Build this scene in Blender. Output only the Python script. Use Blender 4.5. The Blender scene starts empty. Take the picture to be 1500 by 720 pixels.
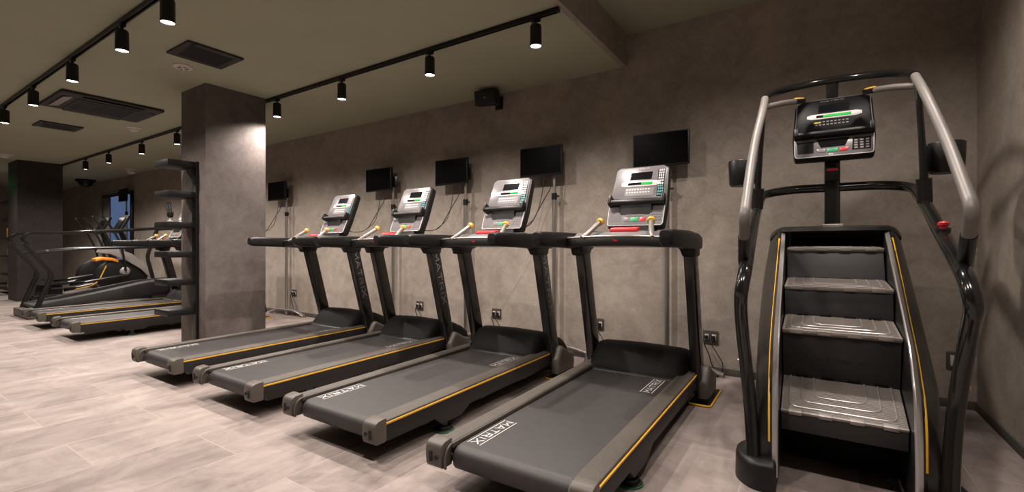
import bpy, bmesh, math, random
from mathutils import Vector, Matrix
random.seed(7)
SC = bpy.context.scene
COL = SC.collection
R = math.radians

# ------------------------------------------------------------------ camera, world, exposure
cam_d = bpy.data.cameras.new('camera')
cam_d.sensor_width = 36.0
cam_d.lens = 36.0 * 675.0 / 1500.0
cam_d.clip_start = 0.02
cam = bpy.data.objects.new('camera', cam_d)
COL.objects.link(cam)
cam.location = (0, 0, 1.1)
cam.rotation_euler = (R(90), 0, R(33.1))
SC.camera = cam
SC.view_settings.view_transform = 'Standard'
SC.view_settings.look = 'None'
SC.view_settings.gamma = 1.0
SC.view_settings.use_curve_mapping = False
SC.view_settings.exposure = 0.14
w = bpy.data.worlds.new('world')
SC.world = w
w.use_nodes = True
w.node_tree.nodes['Background'].inputs[0].default_value = (1.0, 0.9, 0.82, 1)
w.node_tree.nodes['Background'].inputs[1].default_value = 0.02

LAMP_W = 125.0            # track spot power
LAMP_COL = (1.0, 0.89, 0.80)
LAMP_ANGLE = R(154)
LAMP_BLEND = 1.0

# ------------------------------------------------------------------ materials
def mat(name, col, rough=0.5, metal=0.0, spec=0.5, var=0.0, scale=6.0, bump=0.0, bscale=80.0, coat=0.0, stretch=(1, 1, 1), emit=0.0):
    m = bpy.data.materials.new(name)
    m.use_nodes = True
    nt = m.node_tree
    b = nt.nodes['Principled BSDF']
    b.inputs['Base Color'].default_value = (*col, 1)
    b.inputs['Roughness'].default_value = rough
    b.inputs['Metallic'].default_value = metal
    b.inputs['Specular IOR Level'].default_value = spec
    b.inputs['Coat Weight'].default_value = coat
    if emit:
        b.inputs['Emission Color'].default_value = (*col, 1)
        b.inputs['Emission Strength'].default_value = emit
    tc = nt.nodes.new('ShaderNodeTexCoord')
    mp = nt.nodes.new('ShaderNodeMapping')
    mp.inputs['Scale'].default_value = stretch
    nt.links.new(tc.outputs['Object'], mp.inputs[0])
    if var:
        n = nt.nodes.new('ShaderNodeTexNoise')
        n.inputs['Scale'].default_value = scale
        n.inputs['Detail'].default_value = 6
        nt.links.new(mp.outputs[0], n.inputs['Vector'])
        r = nt.nodes.new('ShaderNodeValToRGB')
        r.color_ramp.elements[0].position = 0.3
        r.color_ramp.elements[1].position = 0.7
        r.color_ramp.elements[0].color = (*[c * (1 - var) for c in col], 1)
        r.color_ramp.elements[1].color = (*[min(1, c * (1 + var)) for c in col], 1)
        nt.links.new(n.outputs['Fac'], r.inputs[0])
        nt.links.new(r.outputs[0], b.inputs['Base Color'])
    if bump:
        n2 = nt.nodes.new('ShaderNodeTexNoise')
        n2.inputs['Scale'].default_value = bscale
        n2.inputs['Detail'].default_value = 3
        nt.links.new(mp.outputs[0], n2.inputs['Vector'])
        bp = nt.nodes.new('ShaderNodeBump')
        bp.inputs['Strength'].default_value = bump
        bp.inputs['Distance'].default_value = 0.002
        nt.links.new(n2.outputs['Fac'], bp.inputs['Height'])
        nt.links.new(bp.outputs[0], b.inputs['Normal'])
    return m

def concrete(name, dark, light, rough=0.75):
    """mottled stone-effect wall covering: broad clouds, small blotches, fine grain"""
    m = bpy.data.materials.new(name)
    m.use_nodes = True
    nt = m.node_tree
    b = nt.nodes['Principled BSDF']
    b.inputs['Roughness'].default_value = rough
    b.inputs['Specular IOR Level'].default_value = 0.25
    tc = nt.nodes.new('ShaderNodeTexCoord')
    def noise(s, d, dist=0.0):
        n = nt.nodes.new('ShaderNodeTexNoise')
        n.inputs['Scale'].default_value = s
        n.inputs['Detail'].default_value = d
        n.inputs['Roughness'].default_value = 0.6
        n.inputs['Distortion'].default_value = dist
        nt.links.new(tc.outputs['Object'], n.inputs['Vector'])
        return n
    a, c, e = noise(1.1, 5, 0.4), noise(7, 7, 0.6), noise(55, 4)
    def madd(x, f, y):
        k = nt.nodes.new('ShaderNodeMath'); k.operation = 'MULTIPLY_ADD'
        nt.links.new(x, k.inputs[0]); k.inputs[1].default_value = f
        if isinstance(y, float): k.inputs[2].default_value = y
        else: nt.links.new(y, k.inputs[2])
        return k.outputs[0]
    v = madd(a.outputs['Fac'], 0.45, 0.0)
    v = madd(c.outputs['Fac'], 0.40, v)
    v = madd(e.outputs['Fac'], 0.25, v)
    r = nt.nodes.new('ShaderNodeValToRGB')
    r.color_ramp.elements[0].position = 0.40
    r.color_ramp.elements[1].position = 0.68
    r.color_ramp.elements[0].color = (*dark, 1)
    r.color_ramp.elements[1].color = (*light, 1)
    nt.links.new(v, r.inputs[0])
    nt.links.new(r.outputs[0], b.inputs['Base Color'])
    bp = nt.nodes.new('ShaderNodeBump')
    bp.inputs['Strength'].default_value = 0.25
    bp.inputs['Distance'].default_value = 0.002
    nt.links.new(e.outputs['Fac'], bp.inputs['Height'])
    nt.links.new(bp.outputs[0], b.inputs['Normal'])
    return m

def floor_mat():
    m = bpy.data.materials.new('stone_tile_floor')
    m.use_nodes = True
    nt = m.node_tree
    L = nt.links.new
    b = nt.nodes['Principled BSDF']
    b.inputs['Specular IOR Level'].default_value = 0.35
    tc = nt.nodes.new('ShaderNodeTexCoord')
    mp = nt.nodes.new('ShaderNodeMapping')          # tiles run along world Y
    mp.inputs['Rotation'].default_value = (0, 0, R(90))
    mp.inputs['Location'].default_value = (-0.12, 0.278, 0)
    L(tc.outputs['Object'], mp.inputs[0])
    br = nt.nodes.new('ShaderNodeTexBrick')
    br.inputs['Scale'].default_value = 1.0
    br.inputs['Brick Width'].default_value = 0.91
    br.inputs['Row Height'].default_value = 0.455
    br.inputs['Mortar Size'].default_value = 0.003
    br.inputs['Mortar Smooth'].default_value = 0.3
    br.inputs['Color1'].default_value = (0.0, 0.0, 0.0, 1)
    br.inputs['Color2'].default_value = (1.0, 1.0, 1.0, 1)
    br.inputs['Mortar'].default_value = (0.5, 0.5, 0.5, 1)
    L(mp.outputs[0], br.inputs['Vector'])
    # streaks along the tile, shifted per tile
    off = nt.nodes.new('ShaderNodeVectorMath'); off.operation = 'SCALE'
    L(br.outputs['Color'], off.inputs[0]); off.inputs['Scale'].default_value = 9.0
    add = nt.nodes.new('ShaderNodeVectorMath'); add.operation = 'ADD'
    L(tc.outputs['Object'], add.inputs[0]); L(off.outputs[0], add.inputs[1])
    ms = nt.nodes.new('ShaderNodeMapping'); ms.inputs['Scale'].default_value = (4.0, 0.9, 1)
    L(add.outputs[0], ms.inputs[0])
    s1 = nt.nodes.new('ShaderNodeTexNoise'); s1.inputs['Scale'].default_value = 1.6; s1.inputs['Detail'].default_value = 8; s1.inputs['Roughness'].default_value = 0.65; s1.inputs['Distortion'].default_value = 0.5
    L(ms.outputs[0], s1.inputs['Vector'])
    s2 = nt.nodes.new('ShaderNodeTexNoise'); s2.inputs['Scale'].default_value = 2.6; s2.inputs['Detail'].default_value = 10; s2.inputs['Roughness'].default_value = 0.72; s2.inputs['Distortion'].default_value = 0.8
    L(add.outputs[0], s2.inputs['Vector'])
    mx = nt.nodes.new('ShaderNodeMix'); mx.data_type = 'FLOAT'; mx.inputs[0].default_value = 0.6
    L(s1.outputs['Fac'], mx.inputs[2]); L(s2.outputs['Fac'], mx.inputs[3])
    sep = nt.nodes.new('ShaderNodeSeparateColor'); L(br.outputs['Color'], sep.inputs[0])
    k = nt.nodes.new('ShaderNodeMath'); k.operation = 'MULTIPLY_ADD'
    L(sep.outputs[0], k.inputs[0]); k.inputs[1].default_value = 0.07; L(mx.outputs[0], k.inputs[2])
    r = nt.nodes.new('ShaderNodeValToRGB')
    r.color_ramp.elements[0].position = 0.40; r.color_ramp.elements[1].position = 0.70
    r.color_ramp.elements[0].color = (0.16, 0.130, 0.120, 1)
    r.color_ramp.elements[1].color = (0.385, 0.325, 0.305, 1)
    L(k.outputs[0], r.inputs[0])
    jm = nt.nodes.new('ShaderNodeMix'); jm.data_type = 'RGBA'
    L(br.outputs['Fac'], jm.inputs[0]); L(r.outputs[0], jm.inputs[6]); jm.inputs[7].default_value = (0.34, 0.29, 0.27, 1)
    L(jm.outputs[2], b.inputs['Base Color'])
    rr = nt.nodes.new('ShaderNodeMapRange'); rr.inputs[3].default_value = 0.5; rr.inputs[4].default_value = 0.7
    L(s2.outputs['Fac'], rr.inputs[0]); L(rr.outputs[0], b.inputs['Roughness'])
    bp = nt.nodes.new('ShaderNodeBump'); bp.inputs['Strength'].default_value = 0.25; bp.inputs['Distance'].default_value = 0.003
    inv = nt.nodes.new('ShaderNodeMath'); inv.operation = 'SUBTRACT'; inv.inputs[0].default_value = 1.0
    L(br.outputs['Fac'], inv.inputs[1]); L(inv.outputs[0], bp.inputs['Height']); L(bp.outputs[0], b.inputs['Normal'])
    return m

def ribbed(name, col, axis='X', freq=160.0, rough=0.55):
    m = mat(name, col, rough, var=0.08, scale=12)
    nt = m.node_tree
    b = nt.nodes['Principled BSDF']
    tc = nt.nodes.new('ShaderNodeTexCoord')
    wv = nt.nodes.new('ShaderNodeTexWave')
    wv.bands_direction = axis
    wv.inputs['Scale'].default_value = freq / 6.2832 * 2
    nt.links.new(tc.outputs['Object'], wv.inputs['Vector'])
    bp = nt.nodes.new('ShaderNodeBump')
    bp.inputs['Strength'].default_value = 0.5
    bp.inputs['Distance'].default_value = 0.003
    nt.links.new(wv.outputs['Fac'], bp.inputs['Height'])
    nt.links.new(bp.outputs[0], b.inputs['Normal'])
    return m

def glow(name, col, strength):
    m = bpy.data.materials.new(name)
    m.use_nodes = True
    nt = m.node_tree
    nt.nodes.clear()
    e = nt.nodes.new('ShaderNodeEmission')
    o = nt.nodes.new('ShaderNodeOutputMaterial')
    e.inputs[0].default_value = (*col, 1)
    e.inputs[1].default_value = strength
    nt.links.new(e.outputs[0], o.inputs[0])
    return m

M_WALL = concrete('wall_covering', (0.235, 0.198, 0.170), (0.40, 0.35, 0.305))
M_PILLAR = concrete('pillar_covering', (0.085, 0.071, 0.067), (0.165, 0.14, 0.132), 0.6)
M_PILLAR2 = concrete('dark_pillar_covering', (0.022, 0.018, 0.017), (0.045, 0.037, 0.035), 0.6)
M_CEIL = mat('ceiling_paint', (0.36, 0.365, 0.262), 0.9, var=0.04, scale=2.0, bump=0.1, bscale=120)
M_FLOOR = floor_mat()
M_BASE = mat('baseboard_vinyl', (0.075, 0.065, 0.058), 0.6, var=0.1)
M_BLACK = mat('black_powder_coat', (0.009, 0.008, 0.008), 0.32, spec=0.5, var=0.15, bump=0.05, bscale=300)
M_GLOSS = mat('black_gloss_paint', (0.010, 0.010, 0.010), 0.16, spec=0.6, var=0.1)
M_PLAST = mat('black_plastic', (0.0085, 0.0080, 0.0080), 0.42, spec=0.35, var=0.15, bump=0.1, bscale=250)
M_HOOD = mat('hood_plastic', (0.007, 0.0065, 0.006), 0.6, spec=0.12, var=0.2, bump=0.1, bscale=300)
M_BELT = mat('belt_rubber', (0.034, 0.031, 0.032), 0.5, spec=0.45, var=0.12, scale=20, bump=0.25, bscale=400)
M_TAUPE = mat('taupe_plastic', (0.090, 0.078, 0.067), 0.48, var=0.08, scale=20, bump=0.15, bscale=300)
M_RAIL = ribbed('ribbed_taupe_rail', (0.078, 0.067, 0.057))
M_SKIRT = mat('charcoal_skirt', (0.022, 0.020, 0.0205), 0.5, spec=0.3, var=0.1)
M_YELLOW = mat('yellow_trim', (0.75, 0.40, 0.02), 0.45, var=0.08)
M_YEL2 = mat('yellow_cap', (0.62, 0.36, 0.04), 0.45, var=0.12)
M_GREEN = mat('green_rubber', (0.02, 0.12, 0.04), 0.6, var=0.1)
M_WHITE = mat('white_print', (0.72, 0.70, 0.70), 0.5, var=0.05)
M_DULL = mat('grey_print', (0.21, 0.20, 0.195), 0.5, var=0.1)
M_EMB = mat('embossed_print', (0.005, 0.005, 0.005), 0.5, var=0.1)
M_SILVER = mat('brushed_metal', (0.50, 0.47, 0.45), 0.3, 0.9, var=0.08)
M_GRIP = mat('grip_metal', (0.24, 0.215, 0.20), 0.4, 0.5, var=0.1)
M_CONS = mat('console_face', (0.15, 0.137, 0.148), 0.28, spec=0.6, var=0.08, coat=0.25)
M_CONS2 = mat('console_lower', (0.17, 0.16, 0.168), 0.35, spec=0.6, var=0.08)
M_DARKF = mat('dark_console_face', (0.008, 0.008, 0.009), 0.4, spec=0.1, var=0.1)
M_SCREEN = mat('screen_glass', (0.006, 0.006, 0.008), 0.12, var=0.1)
M_TVS = mat('television_glass', (0.002, 0.002, 0.0025), 0.3, spec=0.08, var=0.1)
M_RED = mat('red_plastic', (0.55, 0.02, 0.03), 0.35, var=0.1)
M_KEYG = mat('green_key', (0.02, 0.33, 0.12), 0.4, var=0.05)
M_KEYW = mat('white_key', (0.62, 0.60, 0.60), 0.4, var=0.05)
M_TEAL = mat('teal_key', (0.10, 0.30, 0.32), 0.4, var=0.05)
M_LED = glow('green_led', (0.06, 0.75, 0.10), 0.9)
M_LEDY = glow('amber_led', (0.8, 0.65, 0.05), 0.8)
M_LENS = glow('lamp_lens', (1.0, 0.88, 0.74), 14.0)
M_RUBBER = mat('black_rubber', (0.012, 0.012, 0.012), 0.75, var=0.2, bump=0.2)
M_OUT = mat('outlet_plate', (0.085, 0.075, 0.068), 0.45, 0.3, var=0.08)
M_CREAM = mat('cream_socket', (0.55, 0.52, 0.48), 0.45, var=0.05)
M_TREAD = mat('step_tread', (0.20, 0.178, 0.163), 0.5, var=0.08)
M_RISER = mat('step_riser', (0.026, 0.024, 0.024), 0.55, spec=0.3, var=0.1, bump=0.1)
M_TUBEG = mat('grey_tube_coat', (0.20, 0.185, 0.175), 0.5, 0.3, var=0.06)
M_COWL = mat('cowl_plastic', (0.014, 0.013, 0.0125), 0.33, spec=0.5, var=0.1, coat=0.1)
M_NOSE = mat('step_nosing', (0.30, 0.275, 0.255), 0.4, 0.3, var=0.08)
M_COWLI = mat('pale_silver', (0.40, 0.38, 0.38), 0.3, 0.5, var=0.08)
M_ACLIT = mat('cassette_lamp_sheen', (0.30, 0.28, 0.27), 0.5, var=0.05)
M_ACB = mat('cassette_black', (0.022, 0.020, 0.020), 0.6, var=0.15)
M_DET = mat('white_plastic', (0.62, 0.58, 0.54), 0.5, var=0.04)
M_ORANGE = mat('orange_plastic', (0.75, 0.26, 0.02), 0.45, var=0.1)
M_LGREY = mat('light_grey_shroud', (0.30, 0.28, 0.27), 0.45, var=0.08)

# ------------------------------------------------------------------ mesh helpers
OFF = Vector((0, 0, 0))

def fillet(pts, r, seg=4, closed=True):
    n = len(pts); out = []
    for i in range(n):
        p = Vector(pts[i])
        if not closed and i in (0, n - 1):
            out.append(p); continue
        a = Vector(pts[i - 1]) - p; b = Vector(pts[(i + 1) % n]) - p
        rr = r[i] if isinstance(r, (list, tuple)) else r
        d = min(rr, a.length * 0.49, b.length * 0.49)
        if d < 1e-6:
            out.append(p); continue
        p0 = p + a.normalized() * d; p1 = p + b.normalized() * d
        for k in range(seg + 1):
            t = k / seg
            out.append(p0 * (1 - t) ** 2 + p * 2 * t * (1 - t) + p1 * t * t)
    return out

def box(bm, c, s, rot=None):
    m = Matrix.Translation(c)
    if rot is not None: m = m @ rot.to_4x4()
    m = m @ Matrix.Diagonal((*s, 1))
    bmesh.ops.create_cube(bm, size=1, matrix=m)

def bx(bm, x0, x1, y0, y1, z0, z1):
    box(bm, ((x0 + x1) / 2, (y0 + y1) / 2, (z0 + z1) / 2), (abs(x1 - x0), abs(y1 - y0), abs(z1 - z0)))

def loft(bm, rings, caps=True, closed=True):
    vr = [[bm.verts.new(p) for p in ring] for ring in rings]
    n = len(vr[0])
    for a, b in zip(vr[:-1], vr[1:]):
        for i in range(n if closed else n - 1):
            j = (i + 1) % n
            try: bm.faces.new((a[i], a[j], b[j], b[i]))
            except ValueError: pass
    if caps and closed:
        for q in (vr[0][::-1], vr[-1]):
            try: bm.faces.new(q)
            except ValueError: pass

def prism(bm, poly, x0, x1, plane='YZ'):
    """extrude a 2D polygon along the remaining axis"""
    def f(p, d):
        if plane == 'YZ': return (d, p[0], p[1])
        if plane == 'XZ': return (p[0], d, p[1])
        return (p[0], p[1], d)
    loft(bm, [[f(p, x0) for p in poly], [f(p, x1) for p in poly]])

def tube(bm, pts, r, n=12, flat=1.0, caps=True):
    pts = [Vector(p) for p in pts]
    T = []
    for i in range(len(pts)):
        a = pts[max(0, i - 1)]; b = pts[min(len(pts) - 1, i + 1)]
        T.append((b - a).normalized())
    up = Vector((0, 0, 1)) if abs(T[0].z) < 0.9 else Vector((0, 1, 0))
    u = (up - T[0] * up.dot(T[0])).normalized()
    rings = []
    for i, p in enumerate(pts):
        u = (u - T[i] * u.dot(T[i])).normalized()
        v = T[i].cross(u)
        rr = r[i] if isinstance(r, (list, tuple)) else r
        rings.append([p + (u * math.cos(2 * math.pi * k / n) + v * math.sin(2 * math.pi * k / n) * flat) * rr for k in range(n)])
    loft(bm, rings, caps)

def cyl(bm, p0, p1, r, n=20, r2=None):
    tube(bm, [p0, p1], [r, r if r2 is None else r2], n)

def lathe(bm, prof, c=(0, 0, 0), n=24):
    rings = [[Vector(c) + Vector((r * math.cos(2 * math.pi * k / n), r * math.sin(2 * math.pi * k / n), z)) for k in range(n)] for r, z in prof]
    loft(bm, rings)

GL = {
 'M': (1.0, [[(0, 0), (0, 1), (.5, .3), (1, 1), (1, 0)]]),
 'A': (1.0, [[(0, 0), (.5, 1), (1, 0)], [(.22, .3), (.78, .3)]]),
 'T': (.9, [[(.45, 0), (.45, 1)], [(0, .93), (.9, .93)]]),
 'R': (.9, [[(0, 0), (0, .93), (.8, .93), (.8, .48), (0, .48)], [(.4, .48), (.85, 0)]]),
 'I': (.15, [[(.07, 0), (.07, 1)]]),
 'X': (1.0, [[(0, 0), (1, 1)], [(0, 1), (1, 0)]]),
}

def word(bm, f, x0, y0, length, h, wt=0.13, lines=False, text='MATRIX'):
    """flat strokes; f maps (a, b) of the writing plane to 3D"""
    gap = 0.34
    tot = sum(GL[c][0] for c in text) + gap * (len(text) - 1)
    sx = length / tot; x = 0
    def seg(a, b, t):
        d = (b - a); d.normalize(); nrm = Vector((-d.y, d.x)) * t / 2; e = d * t * 0.4
        q = [a - e + nrm, a - e - nrm, b + e - nrm, b + e + nrm]
        bm.faces.new([bm.verts.new(f(p.x, p.y)) for p in q])
    for c in text:
        wd, st = GL[c]
        for pl in st:
            P = [Vector((x0 + (x + p[0]) * sx, y0 + p[1] * h)) for p in pl]
            for a, b in zip(P[:-1], P[1:]): seg(a.copy(), b.copy(), wt * h)
        x += wd + gap
    if lines:
        for yy in (-0.38, 1.38):
            seg(Vector((x0 - .02 * length, y0 + yy * h)), Vector((x0 + 1.02 * length, y0 + yy * h)), 0.10 * h)

def fin(name, bm, m, parent=None, bevel=0.0, Mx=None, seg=2, ang=35, smooth=True, raw=False):
    if Mx is not None: bmesh.ops.transform(bm, matrix=Mx, verts=bm.verts)
    if not raw:
        bmesh.ops.remove_doubles(bm, verts=bm.verts, dist=1e-5)
        bmesh.ops.recalc_face_normals(bm, faces=bm.faces)
    if bevel:
        es = [e for e in bm.edges if len(e.link_faces) == 2 and e.calc_face_angle(0) > R(30)]
        bmesh.ops.bevel(bm, geom=es, offset=bevel, segments=seg, profile=0.5, affect='EDGES', clamp_overlap=True)
    if parent is not None and OFF.length: bmesh.ops.translate(bm, vec=-OFF, verts=bm.verts)
    me = bpy.data.meshes.new(name)
    bm.to_mesh(me); bm.free()
    if smooth:
        me.shade_smooth()
        me.set_sharp_from_angle(angle=R(ang))
    me.materials.append(m)
    o = bpy.data.objects.new(name, me)
    COL.objects.link(o)
    if parent is not None: o.parent = parent
    return o

def B(): return bmesh.new()

def tag(o, label, cat, group=None):
    o['label'] = label; o['category'] = cat
    if group: o['group'] = group
    return o

def thing(name, label, cat, loc=(0, 0, 0), group=None, rz=0):
    o = bpy.data.objects.new(name, None)
    o.empty_display_size = 0.1
    COL.objects.link(o)
    o.location = loc; o.rotation_euler = (0, 0, rz)
    return tag(o, label, cat, group)

def dup(o, parent=None):
    c = o.copy(); COL.objects.link(c)
    if parent is not None: c.parent = parent
    for ch in list(o.children): dup(ch, c)
    return c

def struct(name, bm, m, bevel=0.0):
    o = fin(name, bm, m, bevel=bevel, smooth=bool(bevel))
    o['kind'] = 'structure'
    return o

# ------------------------------------------------------------------ the room
YW = 4.28; XR = 0.923; XL = -19.5; YB = -4.0; ZC = 2.807; ZH = 3.107; XB = -1.48
def wallbox(name, a, m):
    b = B(); bx(b, *a); return struct(name, b, m)
wallbox('floor', (XL - .1, XR + .1, YB - .1, YW + .1, -0.1, 0), M_FLOOR)
wallbox('wall_front', (XL - .1, XR + .1, YW, YW + .12, 0, 3.3), M_WALL)
wallbox('wall_right', (XR, XR + .12, YB, YW, 0, 3.3), M_WALL)
wallbox('wall_left', (XL - .12, XL, YB, YW, 0, 3.3), M_WALL)
wallbox('wall_back', (XL, XR, YB - .12, YB, 0, 3.3), M_WALL)
wallbox('ceiling', (XL, XB - .05, YB, YW, ZC, ZC + .5), M_CEIL)
wallbox('ceiling_high', (XB - .06, XR, YB, YW, ZH, ZH + .2), M_CEIL)
wallbox('wall_bulkhead', (XB - .05, XB, YB, YW, ZC, ZH + .01), M_WALL)
for nm, a in (('baseboard_front', (XL, XR, YW - .012, YW, 0, .058)), ('baseboard_right', (XR - .012, XR, YB, YW - .012, 0, .058)), ('baseboard_left', (XL, XL + .012, YB, YW - .012, 0, .058))):
    b = B(); bx(b, *a); struct(nm, b, M_BASE, 0.003)
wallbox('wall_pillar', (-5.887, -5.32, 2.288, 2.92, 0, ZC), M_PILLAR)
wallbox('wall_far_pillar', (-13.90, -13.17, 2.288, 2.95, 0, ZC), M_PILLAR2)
# lit opening to the next room in the long wall, far left
b = B(); bx(b, -15.60, -13.55, YW - .03, YW + .001, .0, 2.42)
o = struct('door_1', b, M_BLACK, 0.004)
b = B(); bx(b, -14.95, -13.70, YW - .036, YW - .028, .05, 2.34)
fin('pane', b, glow('daylit_glass', (0.20, 0.30, 0.58), 0.32), o, smooth=False)
b = B(); bx(b, -15.50, -15.02, YW - .036, YW - .028, .05, 2.34)
fin('side_panel', b, mat('grey_panel', (0.16, 0.15, 0.145), 0.5, var=0.06), o, smooth=False)

# ------------------------------------------------------------------ track lighting
def make_spot():
    t = thing('track_spotlight', '', 'light', (0, 0, 0))
    b = B(); bx(b, -.035, .035, -.016, .016, 0.066, .094)
    fin('track_adapter', b, M_PLAST, t, 0.003)
    b = B(); cyl(b, (0, 0, .03), (0, 0, .07), .010)
    fin('stem', b, M_PLAST, t)
    b = B()
    lathe(b, [(.0, .045), (.030, .045), (.038, .04), (.042, .03), (.043, -.10), (.0445, -.115), (.041, -.115), (.039, -.10), (.0, -.10)], n=24)
    fin('housing', b, M_PLAST, t, ang=30)
    b = B(); lathe(b, [(.0, -.1005), (.0385, -.1005), (.0385, -.108), (.0, -.108)], n=24)
    fin('lens', b, M_LENS, t)
    L = bpy.data.lights.new('lamp_light', 'SPOT')
    L.energy = LAMP_W; L.color = LAMP_COL; L.spot_size = LAMP_ANGLE; L.spot_blend = LAMP_BLEND; L.shadow_soft_size = 0.022
    lo = bpy.data.objects.new('lamp_light', L); COL.objects.link(lo); lo.parent = t
    lo.location = (0, 0, -.125)
    return t

SPOT = make_spot(); spot_used = False
def spot(x, y, zc, label, group, power=None):
    global spot_used
    o = SPOT if not spot_used else dup(SPOT)
    spot_used = True
    o.location = (x, y, zc - .094 - .030)
    o['label'] = label; o['group'] = group
    if power:
        for ch in o.children:
            if ch.type == 'LIGHT':
                ch.data = ch.data.copy(); ch.data.energy = power; ch.data.shadow_soft_size = 0.06
    return o

def track(y, x0, x1, zc, label):
    t = thing('lighting_track', label, 'light track', ((x0 + x1) / 2, y, zc - .003))
    h = (x1 - x0) / 2
    b = B(); prism(b, [(-.0175, 0), (.0175, 0), (.0175, -.032), (.008, -.032), (.008, -.012), (-.008, -.012), (-.008, -.032), (-.0175, -.032)], -h, h)
    fin('track_channel', b, M_PLAST, t, smooth=False)
    for s in (-1, 1):
        b = B(); box(b, (s * (h + .008), 0, -.016), (.016, .037, .034))
        fin('end_cap', b, M_PLAST, t, 0.003)
    return t

track(2.94, -15.5, -1.53, ZC, 'long black lighting track on the ceiling near the treadmill wall, passing the grey pillar')
track(1.305, -18.5, -2.0, ZC, 'black lighting track running diagonally across the upper left ceiling, past the air conditioner')
gA = 'spotlights on the track above the treadmill consoles'
for x, lab in ((-1.707, 'lit black spotlight nearest the free end of the track by the ceiling step'),
               (-2.762, 'lit black spotlight second from the free end of the wall side track'),
               (-3.954, 'lit black spotlight third from the free end of the wall side track'),
               (-5.115, 'small lit black spotlight just right of the grey pillar top'),
               (-6.40, 'black spotlight on the wall side track hidden behind the pillar top, nearer of two'),
               (-7.70, 'black spotlight on the wall side track hidden behind the pillar top, farther of two'),
               (-8.984, 'black spotlight just left of the pillar on the far part of the wall side track'),
               (-10.455, 'middle black spotlight of the three left of the grey pillar'),
               (-13.55, 'added unseen spotlight on the wall side track behind the dark far pillar'),  # unseen lamp added to light the far wall
               (-14.9, 'added unseen spotlight at the far end of the wall side track'),  # second unseen lamp added for the far wall
               (-11.69, 'black spotlight farthest along the wall side track, beside the dark far pillar')):
    spot(x, 2.94, ZC, lab, gA, 180 if x < -8 else None)
gB = 'spotlights on the track across the upper left ceiling'
for x, lab in ((-2.35, 'black spotlight on the left ceiling track, nearest the camera above the frame'),
               (-3.56, 'bright spotlight cut by the top edge of the photo above the vent'),
               (-4.362, 'black spotlight on the left ceiling track, largest one wholly in view'),
               (-5.542, 'black spotlight on the left ceiling track, between the largest one and the air conditioner'),
               (-6.833, 'black spotlight touching the left corner of the ceiling air conditioner'),
               (-8.104, 'black spotlight at the left edge of the photo under the ceiling track'),
               (-16.6, 'added unseen spotlight above the storage rack at the very end of the left ceiling track'),  # unseen lamp added to brighten the rack
               (-13.0, 'added unseen spotlight at the far end of the left ceiling track'),  # unseen lamp added, kept to light the rack
               (-9.6, 'black spotlight of the left ceiling track beyond the photo edge')):
    spot(x, 1.305, ZC, lab, gB)
track(2.86, -1.2, 0.8, ZH, 'short black lighting track on the higher ceiling above the stair climber')
gC = 'spotlights on the higher ceiling'
spot(-.44, 2.86, ZH, 'black spotlight on the higher ceiling above the nearest treadmill', gC, 105)
spot(.50, 2.86, ZH, 'added unseen spotlight on the higher ceiling above the right side of the stair climber', gC, 60)  # extra lamp added to soften the climber's wall shadows
track(0.9, -1.2, 0.8, ZH, 'added unseen lighting track on the higher ceiling near the camera')  # invented track, carries the two added fill lamps
spot(-.95, 0.9, ZH, 'added unseen spotlight on the higher ceiling near the camera, left one', gC, 110)  # added fill lamp, out of view
spot(.30, 0.9, ZH, 'added unseen spotlight on the higher ceiling near the camera, right one', gC, 110)  # added fill lamp, brightens floor and wall at the right
# ------------------------------------------------------------------ consoles (shared by treadmills and the stair climber)
def rrect(x0, x1, y0, y1, r, seg=4):
    return [(p.x, p.y) for p in fillet([Vector((x0, y0)), Vector((x1, y0)), Vector((x1, y1)), Vector((x0, y1))], r, seg)]

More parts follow.
